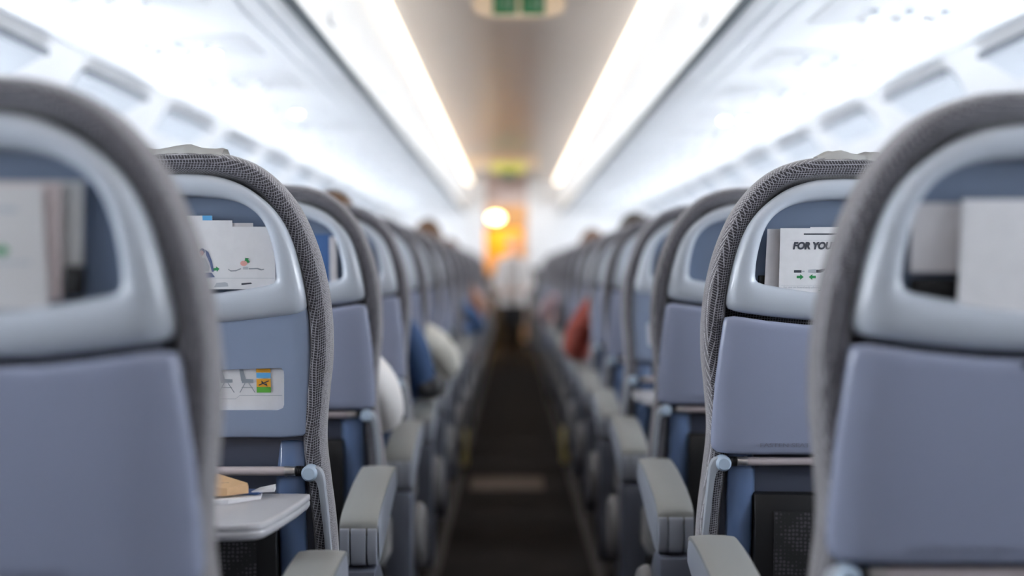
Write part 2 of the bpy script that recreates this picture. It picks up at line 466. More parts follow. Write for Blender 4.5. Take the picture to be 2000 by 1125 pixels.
# ------------------------------------------------------------------ exit signs
def exit_sign():
    t = empty('exit_sign', (.012, 4.95, 2.088)); tag(t, 'hanging exit sign with two green pictograms in a cream housing', 'exit sign')
    ol = []
    for k in range(40):
        a = 2 * PI * k / 40; ca, sa = math.cos(a), math.sin(a)
        ol.append((.185 * math.copysign(abs(ca) ** .6, ca), .052 * math.copysign(abs(sa) ** .7, sa)))
    bm = bmesh.new(); rings(bm, [[Vector((p[0] * f, y, p[1] * f)) for p in ol] for f, y in ((.96, -.02), (1, -.014), (1, .014), (.96, .02))])
    fin('housing', bm, M['cream'], t)
    for sx in (-1, 1):
        g = box('green_panel', sx * .056 - .048, sx * .056 + .048, -.026, -.0205, -.045, .045, M['exitgreen'], t, bevel=.002)
        bm = bmesh.new()
        c0 = sx * .056
        bx(bm, c0 - .030, c0 - .002, -.028, -.0265, -.004, .004)
        vs = [bm.verts.new((c0 + a, -.028, b)) for a, b in ((-.002, -.012), (.014, 0), (-.002, .012))]; bm.faces.new(vs)
        bx(bm, c0 + .018, c0 + .030, -.028, -.0265, -.024, .024)
        fin('arrow', bm, M['exitwhite'], g, smooth=False)
    bm = bmesh.new(); tube(bm, [(-.1, 0, .04), (-.1, 0, .085)], .006); tube(bm, [(.1, 0, .04), (.1, 0, .085)], .006); fin('bracket', bm, M['cream'], t)
exit_sign()
t = empty('lit_sign', (-.055, 12.2, 2.06)); tag(t, 'yellow-green lit sign hanging from the ceiling near the far end', 'sign')
box('face', -.17, .17, -.02, .02, -.075, .028, M['yellowsign'], t, bevel=.006)
box('housing', -.42, .30, -.015, .025, -.04, .075, M['cream'], t, bevel=.006)
box('green_symbol', -.045, .06, -.03, -.015, -.125, -.06, M['exitgreen'], t, bevel=.003)

# ------------------------------------------------------------------ seat
fab_half = [(0, .45), (.12, .45), (.20, .452), (.218, .475)] + [(p.x, p.y) for p in catmull([(.224, .52), (.225, .57), (.2215, .63), (.215, .69), (.2095, .76), (.216, .838), (.2215, .887), (.2215, .952),
            (.2115, 1.026), (.191, 1.092), (.162, 1.145), (.117, 1.189), (.06, 1.2105), (0, 1.2145)], 5)]
fab = ray_sample(mirror_outline(fab_half), (0, .85), 168)
def make_cushion(parent):
    bm = bmesh.new()
    prof = [(.07, .052), (.040, .048), (.034, .024), (.029, .013), (.018, .0105), (.0075, .016), (.002, .026), (0, .040), (.001, .062), (.006, .082), (.018, .099), (.045, .112), (.09, .120)]
    rs = []
    for d, y in prof:
        ol = inset(fab, d)
        rs.append([Vector((p.x, y + lean(p.y), p.y)) for p in ol])
    vr = rings(bm, rs)
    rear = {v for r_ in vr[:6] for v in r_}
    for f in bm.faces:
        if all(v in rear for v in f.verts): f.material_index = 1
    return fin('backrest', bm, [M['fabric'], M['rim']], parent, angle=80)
up_half = [(0, .9435), (.06, .9455), (.12, .9515), (.165, .958), (.182, .962), (.1875, .968)] + [(p.x, p.y) for p in catmull([(.187, .985), (.1755, 1.042), (.160, 1.090), (.136, 1.126), (.096, 1.157), (.049, 1.1735), (0, 1.177)], 6)]
hole_half = [(0, .988), (.05, .991), (.10, .9985), (.132, 1.0045), (.1405, 1.009)] + [(p.x, p.y) for p in catmull([(.142, 1.018), (.139, 1.052), (.127, 1.096), (.104, 1.124), (.064, 1.140), (0, 1.145)], 6)]
upo = ray_sample(mirror_outline(up_half), (0, 1.05), 144)
hol = ray_sample(mirror_outline(hole_half), (0, 1.05), 144)
def lerp_ol(a, b, t): return [p.lerp(q, t) for p, q in zip(a, b)]
def make_upper_shell(parent):
    bm = bmesh.new()
    rs = []
    rs.append([P3(p, .020) for p in inset(upo, .003)])
    rs.append([P3(p, .009) for p in upo])
    rs.append([P3(p, .0045) for p in inset(upo, .0015)])
    for t_, y in ((.07, .0005), (.14, -.003), (.26, -.0062), (.45, -.0075), (.65, -.007), (.82, -.0045), (.93, -.001)):
        rs.append([P3(p, y) for p in lerp_ol(upo, hol, t_)])
    rs.append([P3(p, .003) for p in lerp_ol(upo, hol, 1.0)])
    rs.append([P3(p, .010) for p in inset(hol, .0012)])
    rs.append([P3(p, .034) for p in inset(hol, .002)])
    rings(bm, rs, False, False)
    o = fin('upper_shell', bm, M['shell'], parent, angle=60)
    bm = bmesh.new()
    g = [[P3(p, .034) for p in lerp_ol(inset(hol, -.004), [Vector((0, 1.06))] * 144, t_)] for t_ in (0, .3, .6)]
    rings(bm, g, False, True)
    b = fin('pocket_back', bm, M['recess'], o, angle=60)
    # small scuffs and a screw dimple
    bm = bmesh.new(); bmesh.ops.create_cone(bm, cap_ends=True, segments=12, radius1=.0022, radius2=.0022, depth=.001, matrix=Matrix.Translation((.166, -.008 + lean(1.03) + side_curve(.166) , 1.03)) @ Matrix.Rotation(PI / 2, 4, 'X'))
    return o
def plate(name, half, c, m, parent, y, thick=.012, edge=.004, n=120, curve=True, hole=None):
    ol = ray_sample(mirror_outline(half), c, n)
    bm = bmesh.new(); rs = [[P3(p, y + thick, curve) for p in inset(ol, .002)], [P3(p, y + edge, curve) for p in ol], [P3(p, y + edge * .3, curve) for p in inset(ol, edge * .3)], [P3(p, y, curve) for p in inset(ol, edge)]]
    if hole:
        hl = ray_sample(hole, c, n); base = inset(ol, edge)
        for t_ in (.3, .6, 1): rs.append([P3(p, y, curve) for p in lerp_ol(base, hl, t_)])
        rs.append([P3(p, y + thick, curve) for p in hl])
        rings(bm, rs, False, False)
    else:
        base = inset(ol, edge); cc = Vector(c)
        for t_ in (.12, .25, .4, .6, .8): rs.append([P3(p.lerp(cc, t_), y, curve) for p in base])
        rings(bm, rs)
    return fin(name, bm, m, parent, angle=50)
tray_half = [(0, .7215), (.15, .7215), (.196, .7225), (.2045, .7265), (.2075, .735), (.2065, .78), (.2025, .85), (.196, .91), (.192, .9425), (.190, .9495), (.184, .9535), (.165, .951), (.12, .9445), (.06, .9385), (0, .9365)]
low_half = [(0, .762), (.15, .762), (.178, .764), (.184, .770), (.187, .80), (.1895, .85), (.190, .90), (.189, .9525), (.186, .97), (.12, .965), (0, .957)]
lb_half = [(0, .44), (.19, .44), (.196, .47), (.197, .58), (.190, .66), (.183, .72), (.184, .775), (0, .775)]
TEXTS = {}
def text(name, s, size, m, parent, loc, shear=0, offset=0, sx=1.0):
    cu = bpy.data.curves.new(name, 'FONT'); cu.body = s; cu.size = size; cu.extrude = .0001; cu.shear = shear; cu.offset = offset
    cu.materials.append(m)
    tmp = bpy.data.objects.new(name + '_tmp', cu); C.objects.link(tmp)
    dg = bpy.context.evaluated_depsgraph_get(); dg.update()
    me = bpy.data.meshes.new_from_object(tmp.evaluated_get(dg)); bpy.data.objects.remove(tmp)
    if not me.materials: me.materials.append(m)
    o = bpy.data.objects.new(name, me); C.objects.link(o); o.parent = parent; o.location = loc; o.scale = (sx, 1, 1)
    o.rotation_euler = (PI / 2 + math.atan(LEAN), 0, 0)
    return o

def make_seat(side, tray_open=False, textline=False):
    """origin on the floor below the rear surface; +y is where the seat faces; side = +1 when the aisle is on +x"""
    t = empty('aircraft_seat')
    make_cushion(t)
    make_upper_shell(t)
    # lower back with recess and mesh pocket
    lbk = plate('lower_back', lb_half, (0, .60), M['lower'], t, .030, thick=.01, n=100, curve=False)
    for s in (-1, 1):
        bm = bmesh.new()
        a = [(s * .178, .012), (s * .160, .006), (s * .138, .010), (s * .128, .032), (s * .178, .034)]
        rs = [[Vector((p[0], p[1] + lean(z) + .02 * (1 if k == 3 else 0), z)) for p in a] for k, z in enumerate((.44, .56, .69, .755))]
        rings(bm, rs)
        fin('side_column', bm, M['column'], lbk, bevel=.003)
    pk = empty('seat_pocket', parent=t)
    pk.name = 'seat_pocket'
    bm = bmesh.new()
    rs = []
    for z, yy in ((.30, .0), (.45, -.012), (.60, -.006), (.652, .008)):
        rs.append([Vector((x, y_ + lean(z), z)) for x, y_ in ((-.134, yy + .03), (-.134, yy), (-.09, yy - .006), (0, yy - .01), (.09, yy - .006), (.134, yy), (.134, yy + .03))])
    rings(bm, rs)
    o1 = fin('pocket_panel', bm, M['black'], pk, bevel=.002)
    bm = bmesh.new()
    g = []
    for i in range(9):
        z = .32 + .305 * i / 8
        yy = -.0145 if z < .6 else -.0145 + (z - .6) * .3
        if z < .45: yy = -.0145 + (.45 - z) * .08
        g.append([bm.verts.new((x, yy + lean(z) - (.006 if abs(x) < .06 else .003 if abs(x) < .1 else 0), z)) for x in (-.104, -.07, -.03, .03, .07, .104)])
    for a, b in zip(g[:-1], g[1:]):
        for i in range(5): bm.faces.new((a[i], a[i + 1], b[i + 1], b[i]))
    fin('netting', bm, M['net'], pk)
    # recessed back panel or tray
    if tray_open:
        hp = [Vector(p) for p in ((-.146, .811), (-.142, .806), (.144, .806), (.149, .812), (.150, .868), (.146, .874), (.10, .8725), (.0, .869), (-.10, .8725), (-.146, .874), (-.150, .868))]
        lp = plate('lower_panel', low_half, (0, .845), M['panel'], t, .006, thick=.012, n=160, curve=True, hole=hp)
        pc = empty('placard', parent=t)
        pc['label'] = 'white printed placard with seat pictograms and coloured icons'
        def pz(z): return lean(z)
        bm = bmesh.new(); v = [bm.verts.new((x, .013 + lean(z) + side_curve(x), z)) for z in (.803, .877) for x in (-.155, -.10, 0, .10, .155)]
        for i in range(4): bm.faces.new((v[i], v[i + 1], v[i + 6], v[i + 5]))
        fin('card', bm, M['paper'], pc)
        # printed marks
        def flat(name, polys, m, par, y=.0122):
            bm = bmesh.new()
            for pl in polys:
                f = bm.faces.new([bm.verts.new((x, y + lean(z) + side_curve(x), z)) for x, z in pl])
            return fin(name, bm, m, par, smooth=False)
        R = lambda x0, x1, z0, z1: [(x0, z0), (x1, z0), (x1, z1), (x0, z1)]
        flat('orange_icon', [R(.105, .1275, .866, .872), R(.105, .1275, .843, .856)], M['orange'], pc)
        flat('blue_icon', [R(.105, .1275, .8575, .8655)], M['blue'], pc)
        flat('green_icon', [R(.105, .1275, .834, .8428)], M['lgreen'], pc)
        flat('plane_icon', [[(.108, .8465), (.124, .8535), (.1255, .8525), (.109, .845)], [(.113, .8495), (.118, .8485), (.1125, .8535)], [(.115, .848), (.121, .8485), (.122, .8440)]], M['ink'], pc, .0118)
        seats = []
        for x0 in (.045, .078, -.02, -.075):
            seats += [[(x0, .872), (x0 + .006, .872), (x0 + .010, .856), (x0 + .003, .852)], [(x0 + .003, .856), (x0 + .022, .855), (x0 + .022, .850), (x0 + .004, .849)]]
            seats += [[(x0 + .008, .849), (x0 + .0095, .849), (x0 + .001, .834), (x0 - .0005, .834)], [(x0 + .014, .849), (x0 + .0155, .849), (x0 + .025, .834), (x0 + .0235, .834)], R(x0 + .003, x0 + .021, .8415, .8425)]
        for q in range(0, len(seats), 5): flat('seat_icon', seats[q:q + 5], M['grey'], pc)
        flat('teal_icon', [R(.026, .044, .863, .871), R(-.05, -.03, .86, .871)], M['teal'], pc)
        flat('passenger_icons', [[(.028, .846), (.044, .846), (.046, .860), (.030, .862)], [(-.048, .846), (-.034, .846), (-.032, .860), (-.046, .862)]], M['palegrey'], pc)
        flat('rule_line', [R(-.14, .071, .8235, .8242), [(.071, .8235), (.078, .829), (.078, .8297), (.071, .8242)], R(.078, .145, .829, .8297)], M['palegrey'], pc)
        # tray folded down
        tr = empty('tray_table', parent=t)
        ol = mirror_outline([(0, -.262), (.10, -.260), (.14, -.256), (.160, -.250), (.170, -.240), (.183, -.17), (.192, -.10), (.197, -.03), (.196, -.022), (0, -.022)])
        ol = ray_sample(ol, (0, -.14), 96)
        bm = bmesh.new()
        rs = [[Vector((p.x, p.y, z)) for p in inset(ol, d)] for d, z in ((.012, .6565), (.004, .659), (.0005, .664), (0, .6695), (.0012, .6705), (.0012, .6715), (0, .6725), (0, .6785), (.0015, .6810), (.005, .6818))]
        rings(bm, rs); fin('tray_top', bm, mat('tray_top_plastic', (.50, .50, .53), .35), tr, angle=60)
    else:
        tr = plate('tray_table', tray_half, (0, .835), M['tray'], t, -.012, thick=.028, edge=.006, n=160)
        bm = bmesh.new(); bx(bm, -.02, .02, -.0145, -.006, .928, .9345)
        for v in bm.verts: v.co.y += lean(v.co.z)
        fin('latch', bm, M['black'], tr, bevel=.001)
        if textline:
            text('lettering', 'FASTEN SEAT BELT WHILE SEATED', .0098, mat('grey_print', (.17, .18, .245), .6), tr, (-.131, -.0127 + lean(.738), .735), offset=.0001, sx=1.42)
    # hinge bar
    hb = empty('tray_hinge', parent=t)
    zb = .7085; yb = lean(zb) + (.004)
    bm = bmesh.new(); tube(bm, [(-.148, yb, zb), (.148, yb, zb)], .0075, 12); fin('bar', bm, M['bar'], hb)
    for s in (-1, 1):
        bm = bmesh.new(); tube(bm, [(s * .148, yb, zb), (s * .152, yb, zb), (s * .153, yb, zb), (s * .165, yb, zb)], [.0085, .0085, .0078, .0078], 14); fin('silver_sleeve', bm, M['metal'], hb)
        bm = bmesh.new()
        for k in range(4): tube(bm, [(s * (.166 + k * .003), yb, zb), (s * (.168 + k * .003), yb, zb)], .0082, 12)
        tube(bm, [(s * .166, yb, zb), (s * .180, yb, zb)], .0068, 12)
        fin('ribbed_sleeve', bm, M['black'], hb)
        # bracket: rounded block turning into the arm
        bm = bmesh.new()
        prof = catmull([(.179, .713), (.186, .7165), (.196, .7165), (.205, .712), (.2105, .700), (.2125, .680), (.2165, .62), (.2205, .55), (.222, .50)], 4)
        inn = catmull([(.179, .699), (.184, .6965), (.192, .696), (.1985, .6935), (.2015, .686), (.2035, .672), (.2075, .615), (.2115, .548), (.213, .50)], 4)
        for a, b in ((-.010, .010),):
            rs = []
            for p, q in zip(prof, inn):
                yl = lean(p.y) + .004 + max(0, (.69 - p.y)) * .12
                rs.append([Vector((s * p.x, a + yl, p.y)), Vector((s * p.x, b + yl, p.y)), Vector((s * q.x, b + yl, q.y)), Vector((s * q.x, a + yl, q.y))])
            rings(bm, rs)
        fin('arm', bm, mat('tray_arm_plastic', (.36, .39, .44), .35) if 'armm' not in M else M['armm'], hb, bevel=.002)
        bm = bmesh.new(); tube(bm, [(s * .189, yb - .018, .7065), (s * .189, yb - .013, .7065), (s * .189, yb - .0115, .7065), (s * .189, yb + .008, .7065)], [.0095, .0118, .013, .013], 18); fin('knob', bm, M['knob'], hb)
    # seat cushion
    bm = bmesh.new()
    cu = [(.10, .365), (.12, .345), (.30, .335), (.48, .345), (.555, .375), (.565, .41), (.54, .445), (.45, .462), (.30, .455), (.16, .445), (.11, .43)]
    rs = [[Vector((x, .335 + (p[0] - .335) * f, .40 + (p[1] - .40) * f)) for p in cu] for x, f in ((-.222, .75), (-.215, .93), (-.195, 1), (0, 1.02), (.195, 1), (.215, .93), (.222, .75))]
    rings(bm, rs); fin('seat_cushion', bm, M['cushion'], t, angle=60)
    # supports
    bm = bmesh.new(); bx(bm, -.215, .215, .14, .20, .28, .34); bx(bm, -.215, .215, .42, .47, .28, .34); fin('frame_beam', bm, M['black'], t, bevel=.01)
    for s in (-1, 1):
        bm = bmesh.new()
        tube(bm, [(s * .17, .46, .31), (s * .17, .48, .16), (s * .17, .50, .012)], [.018, .015, .02], 8)
        tube(bm, [(s * .17, .18, .31), (s * .17, .30, .14), (s * .17, .42, .03)], [.018, .015, .016], 8)
        bx(bm, s * .17 - .02, s * .17 + .02, .12, .54, 0.007, .03)
        fin('leg', bm, M['black'], t)
    # armrests on both sides (aisle one is fuller)
    def armrest(s, xc, hw):
        ar = empty('armrest', parent=t)
        top = [(p.x, p.y) for p in catmull([(.246, .564), (.249, .578), (.262, .588), (.29, .597), (.33, .605), (.415, .617), (.50, .625), (.58, .627), (.612, .620), (.62, .606)], 4)]
        bm = bmesh.new()
        n = len(top)
        def strip(off, dz, w):
            return [[Vector((xc - w, y, z + dz)), Vector((xc - w * .55, y, z + dz + off)), Vector((xc, y, z + dz + off * 1.25)), Vector((xc + w * .55, y, z + dz + off)), Vector((xc + w, y, z + dz)),
                     Vector((xc + w, y + .004, z - .0085)), Vector((xc - w, y + .004, z - .0085))] for y, z in top]
        rings(bm, strip(.002, -.002, hw)); fin('pad', bm, M['pad'], ar, bevel=.0018, angle=55)
        # body under the pad: deep at the hub, thin ahead
        bm = bmesh.new(); w_ = hw - .0008
        rs = []
        for i, (y, z) in enumerate(top):
            u = i / (n - 1)
            zb_ = .500 + max(0, (y - .30)) * .24
            zt = z - .0090
            zb_ = min(zb_, zt - .012)
            if y < .262: zb_ = .506 + (.262 - y) * 1.0
            rs.append([Vector((xc - w_, y + .008, zt)), Vector((xc + w_, y + .008, zt)), Vector((xc + w_, y + .008, zb_)), Vector((xc - w_, y + .008, zb_))])
        rings(bm, rs); fin('arm_body', bm, M['arm'], ar, bevel=.002)
        # hub: three segments
        for a, b in ((-1, -.49), (-.40, .40), (.49, 1)):
            bm = bmesh.new()
            pr = catmull([(.275, .572), (.249, .5705), (.2425, .562), (.2405, .54), (.242, .520), (.247, .506), (.262, .500), (.285, .499)], 4)
            rs = [[Vector((x, p.x, p.y)) for p in pr] for x in (xc + a * w_, xc + b * w_)]
            rings(bm, rs); fin('hub_segment', bm, M['arm'], ar, bevel=.0012, angle=50)
        return ar
    xa = side * .237
    armrest(side, xa, .0335)
    xi = -side * .235
    armrest(-side, xi, .024)
    # aisle end bay
    eb = empty('end_panel', parent=t)
    bm = bmesh.new(); pr = [(.240, .494), (.30, .497), (.36, .47), (.44, .40), (.47, .30), (.46, .20), (.40, .12), (.33, .11), (.27, .18), (.25, .30)]
    pr = [(p.x, p.y) for p in catmull(pr + [pr[0]], 4)][:-1]
    x0, x1 = sorted((xa - side * .033, xa + side * .030))
    rings(bm, [[Vector((x, p[0], p[1])) for p in pr] for x in (x0, x1)]); fin('support_plate', bm, M['armside'], eb, bevel=.004)
    bm = bmesh.new()
    pr2 = [Vector((.355 + .075 * math.cos(a), .355 + .085 * math.sin(a))) for a in [2 * PI * k / 28 for k in range(28)]]
    xo = xa + side * .0305
    rings(bm, [[Vector((xo + side * d, .355 + (p.x - .355) * f + .06, .355 + (p.y - .355) * f)) for p in pr2] for d, f in ((0, 1), (.010, .99), (.020, .92), (.026, .75), (.028, .4))])
    fin('rounded_cover', bm, mat('pale_end_cover', (.33, .33, .34), .5) if 'endc' not in M else M['endc'], eb, angle=60)
    return t
M['column'] = mat('column_plastic', (.085, .13, .24), .28)
M['armm'] = mat('tray_arm_plastic', (.36, .39, .44), .35)
M['endc'] = mat('pale_end_cover', (.17, .165, .17), .5)

PITCH = .76
YL = lambda n: 1.17 + PITCH * n
YR = lambda n: 1.27 + PITCH * n
XC = .525
protos_s = {}
NROW = 18
desc = {
    ('left', 0): 'large blurred grey aisle seat filling the lower left corner, nearest on the left',
    ('left', 1): 'sharp grey aisle seat with a lowered tray and printed placard, left of the aisle',
    ('left', 2): 'grey aisle seat just ahead of the lowered-tray seat, left of the aisle',
    ('right', 0): 'large blurred grey aisle seat at the right edge, nearest on the right',
    ('right', 1): 'sharp grey aisle seat with stowed tray and safety leaflet, right of the aisle',
    ('right', 2): 'grey aisle seat with an empty pocket, ahead of the sharp right seat',
    ('right', 3): 'grey aisle seat with a lowered tray, fourth from the camera on the right',
}
SEATS = {}
for s, side in ((-1, 'left'), (1, 'right')):
    for n in range(-3, NROW):
        Y = YL(n) if s < 0 else YR(n)
        op = (s, n) in ((-1, 1), (1, 3))
        tx = 0 <= n <= 2 and not op
        key = (s, op, tx)
        if key not in protos_s:
            protos_s[key] = make_seat(-s, op, tx); c = protos_s[key]
        else: c = copy_tree(protos_s[key])
        c.location = (s * XC, Y, 0); SEATS[(side, n)] = c
        lab = ('grey aisle seat level with or behind the viewpoint, on the %s' % side) if n < 0 else desc.get((side, n), 'grey fabric aisle seat, %s from the camera in the line %s of the aisle' % (ORD[n], side))
        tag(c, lab, 'seat', 'aisle seats in the %s line' % side)
for s, side in ((-1, 'left'), (1, 'right')):
    for n in range(-3, NROW):
        Y = YL(n) if s < 0 else YR(n)
        for q, wd in ((1, 'middle'), (2, 'window')):
            c = copy_tree(protos_s[(s, False, False)], skip=('armrest', 'end_panel', 'tray_hinge'))
            c.location = (s * (XC + .482 * q), Y, 0)
            tag(c, 'grey %s seat hidden behind the aisle seats on the %s' % (wd, side), 'seat', '%s seats of the %s rows' % (wd, side))

# ------------------------------------------------------------------ printed cards in the pockets
def card(name, label, cat, seatpos, x0, x1, z0, z1, y, m=None, lean_=.0, curl=0.0, parent=None, th=.0012, rot=0.0, skew=0.0):
    """thin card standing at y behind the opening; local x,z are seat coordinates"""
    sx_, sy_ = seatpos
    t = empty(name, (sx_, sy_, 0))
    if label: tag(t, label, cat)
    bm = bmesh.new(); nx = 10; g = []
    for side_ in (0, 1):
        rows = []
        for j in range(5):
            z = z0 + (z1 - z0) * j / 4
            rows.append([bm.verts.new((x0 + (x1 - x0) * i / nx + skew * (z - z0) , y + lean(z) + lean_ * (z - z0) + curl * (i / nx) ** 2 + side_ * th, z + rot * (i / nx - .5))) for i in range(nx + 1)])
        g.append(rows)
    for rows in g:
        for a, b in zip(rows[:-1], rows[1:]):
            for i in range(nx): bm.faces.new((a[i], a[i + 1], b[i + 1], b[i]))
    A, B = g
    for i in range(nx):
        bm.faces.new((A[0][i], A[0][i + 1], B[0][i + 1], B[0][i])); bm.faces.new((A[-1][i], A[-1][i + 1], B[-1][i + 1], B[-1][i]))
    for j in range(4):
        bm.faces.new((A[j][0], A[j + 1][0], B[j + 1][0], B[j][0])); bm.faces.new((A[j][-1], A[j + 1][-1], B[j + 1][-1], B[j][-1]))
    fin('sheet', bm, m or M['paper'], t)
    return t
def marks(name, polys, m, par, y, lean_=0.0, z0=1.0):
    bm = bmesh.new()
    for pl in polys:
        bm.faces.new([bm.verts.new((x, y + lean(z) + lean_ * (z - z0), z)) for x, z in pl])
    return fin(name, bm, m, par, smooth=False)
def rect(x0, x1, z0, z1): return [(x0, z0), (x1, z0), (x1, z1), (x0, z1)]
def arrow(cx, cz, w, h, d=1, ang=0):
    p = [(-w / 2, -h * .22), (0, -h * .22), (0, -h / 2), (w / 2, 0), (0, h / 2), (0, h * .22), (-w / 2, h * .22)]
    ca, sa = math.cos(ang), math.sin(ang)
    return [(cx + (a * d) * ca - b * sa, cz + (a * d) * sa + b * ca) for a, b in p]
def disc(cx, cz, rx, rz, n=14): return [(cx + rx * math.cos(2 * PI * k / n), cz + rz * math.sin(2 * PI * k / n)) for k in range(n)]
L1 = (-XC, YL(1)); R1 = (XC, YR(1)); L0 = (-XC, YL(0)); R0 = (XC, YR(0))
# left row 1: safety card with drawings and leaflets behind
c = card('safety_card', 'white card printed with a seated passenger, belt and green arrows', 'safety card', L1, -.115, .1395, .998, 1.0955, .008)
yy = .0076
marks('passenger_drawing', [disc(.0265, 1.0575, .0042, .0045), [(.031, 1.060), (.036, 1.056), (.041, 1.042), (.044, 1.026), (.0405, 1.025), (.037, 1.040), (.032, 1.052)], [(.020, 1.024), (.040, 1.024), (.045, 1.017), (.020, 1.015)]], M['navy'], c, yy)
marks('face_drawing', [disc(.0255, 1.0545, .0032, .0042)], M['pink'], c, yy - .0003)
marks('shirt_drawing', [[(.024, 1.047), (.031, 1.047), (.037, 1.033), (.036, 1.026), (.024, 1.026)]], M['palegrey'], c, yy - .0003)
marks('green_arrow', [arrow(.0475, 1.0295, .0095, .009, 1, .15), arrow(.0955, 1.0435, .009, .009, 1, 2.2)], M['green'], c, yy)
marks('belt_drawing', [[(.066, 1.030), (.070, 1.0275), (.078, 1.028), (.086, 1.031), (.086, 1.0295), (.078, 1.0262), (.070, 1.0258), (.066, 1.0285)],
                       [(.098, 1.031), (.112, 1.0315), (.118, 1.0293), (.122, 1.030), (.122, 1.0285), (.117, 1.0275), (.111, 1.0295), (.098, 1.0292)]], M['grey'], c, yy)
marks('hand_drawing', [disc(.0905, 1.0385, .0055, .0042)], M['pink'], c, yy)
marks('buckle_drawing', [rect(.089, .097, 1.029, 1.033)], M['palegrey'], c, yy)
marks('rule_line', [rect(.02, .138, 1.0150, 1.0155)], M['palegrey'], c, yy)
marks('window_drawing', [[(.043, 1.001), (.0655, 1.0025), (.0645, 1.0075), (.061, 1.009), (.047, 1.008)]], M['palegrey'], c, yy)
marks('small_black_mark', [[(.086, 1.0045), (.103, 1.0065), (.101, 1.0085), (.086, 1.0075)]], M['ink'], c, yy)
card('leaflet', 'pale leaflet with a blue tip standing behind the drawn safety card', 'leaflet', L1, -.10, .041, 1.0, 1.113, .016)
marks('blue_tip', [rect(.026, .041, 1.104, 1.113)], M['blue'], bpy.data.objects['leaflet'], .0157)
card('leaflet', 'white leaflet showing its top edge right behind the drawn safety card', 'leaflet', L1, -.09, .073, 1.0, 1.1055, .0125)
card('leaflet', 'cream leaflet lowest and rightmost behind the drawn safety card', 'leaflet', L1, -.02, .105, 1.0, 1.1015, .0140, M['paperb'])
# right row 1: leaflet with heading
c = card('safety_leaflet', 'white leaflet headed FOR YOUR SAFETY in the sharp right seat pocket', 'leaflet', R1, -.1015, .11, .984, 1.0965, .007, lean_=.0)
yr = .0066
text('heading', 'FOR YOUR SAFETY', .0158, M['ink'], c, (-.0805, yr + lean(1.063), 1.0625), shear=.18, offset=.0008, sx=.93)
marks('black_bar', [rect(-.063, .02, 1.0855, 1.0880)], M['ink'], c, yr)
marks('rule_line', [rect(-.085, .09, 1.0765, 1.0768), rect(-.098, .10, 1.0025, 1.0028)], M['palegrey'], c, yr)
marks('belt_drawing', [rect(-.0775, -.065, 1.0235, 1.0278), [(-.041, 1.0235), (-.033, 1.0235), (-.026, 1.027), (-.026, 1.0305), (-.036, 1.0285), (-.041, 1.0285)]], M['ink'], c, yr)
marks('buckle_drawing', [rect(-.0645, -.060, 1.0245, 1.0268), [(-.054, 1.0238), (-.0415, 1.0225), (-.0415, 1.0295), (-.054, 1.0285)]], M['palegrey'], c, yr)
marks('green_arrow', [arrow(-.067, 1.0165, .0115, .0095, 1), arrow(-.047, 1.0165, .0115, .0095, -1), [(-.037, .9935), (-.025, .9935), (-.031, .9965)], [(-.018, .9930), (-.006, .9930), (-.012, .9975)]], M['green'], c, yr)
text('small_print', 'for use on board only please do', .0042, M['palegrey'], c, (-.094, yr + lean(1.0), .9985), sx=1.2)
card('folded_leaflet', 'grey-shaded folded leaflet edge at the left of the sharp right pocket', 'leaflet', R1, -.124, -.098, .996, 1.0955, .014, M['paperb'], skew=.03)
card('leaflet', 'white leaflet peeking above the one headed FOR YOUR SAFETY', 'leaflet', R1, -.05, .12, 1.0, 1.0985, .0165, M['paper'])
t = empty('small_box', (R1[0], R1[1], 0)); tag(t, 'small black object at the bottom left of the sharp right pocket', 'box')
box('body', -.131, -.117, .022 + lean(1.01), .032 + lean(1.01), 1.0035, 1.019, M['black'], t, bevel=.001)
# right row 0
card('brochure', 'narrow white brochure standing at the left of the nearest right pocket', 'brochure', R0, -.130, -.070, 1.0265, 1.0975, .014, M['paperb'])
card('white_booklet', 'broad white booklet bulging out of the nearest right seat pocket', 'booklet', R0, -.083, .10, .986, 1.101, .0, M['paper'], lean_=.08, curl=-.008, skew=.03, th=.006)
t = empty('gap_shade_block', (R0[0], R0[1], 0)); tag(t, 'dark block painted as the shaded gap low in the nearest right seat pocket', 'painted shade')
box('body', -.126, -.06, .018 + lean(1.0), .030 + lean(1.0), .998, 1.020, M['black'], t, bevel=.003)  # black block put in for the shade of the gap under the brochure
# left row 0
card('brochure', 'grey-white brochure at the back of the nearest left seat pocket', 'brochure', L0, -.10, .099, 1.023, 1.113, .018, mat('grey_paper', (.52, .52, .52), .7), skew=.05)
c = card('safety_card', 'large blurred white card in front in the nearest left pocket', 'safety card', L0, -.12, .070, .992, 1.108, .008, mat('offwhite_paper', (.60, .59, .60), .7), skew=-.02)
marks('heading_bar', [rect(.0, .045, 1.083, 1.088)], M['palegrey'], c, .0072)
marks('green_arrow', [arrow(.028, 1.047, .014, .014)], M['green'], c, .0072)
marks('grey_line', [rect(.0, .055, 1.0345, 1.0375)], M['palegrey'], c, .0072)
card('leaflet', 'pinkish leaflet fanned behind the large card in the nearest left pocket', 'leaflet', L0, .0, .080, 1.0, 1.111, .012, mat('pinkish_paper', (.62, .53, .53), .7), skew=.04)
t = empty('small_box', (L0[0], L0[1], 0)); tag(t, 'small black square at the bottom of the nearest left pocket', 'box')
box('body', .084, .101, .010 + lean(1.02), .022 + lean(1.02), 1.004, 1.033, M['black'], t, bevel=.001)
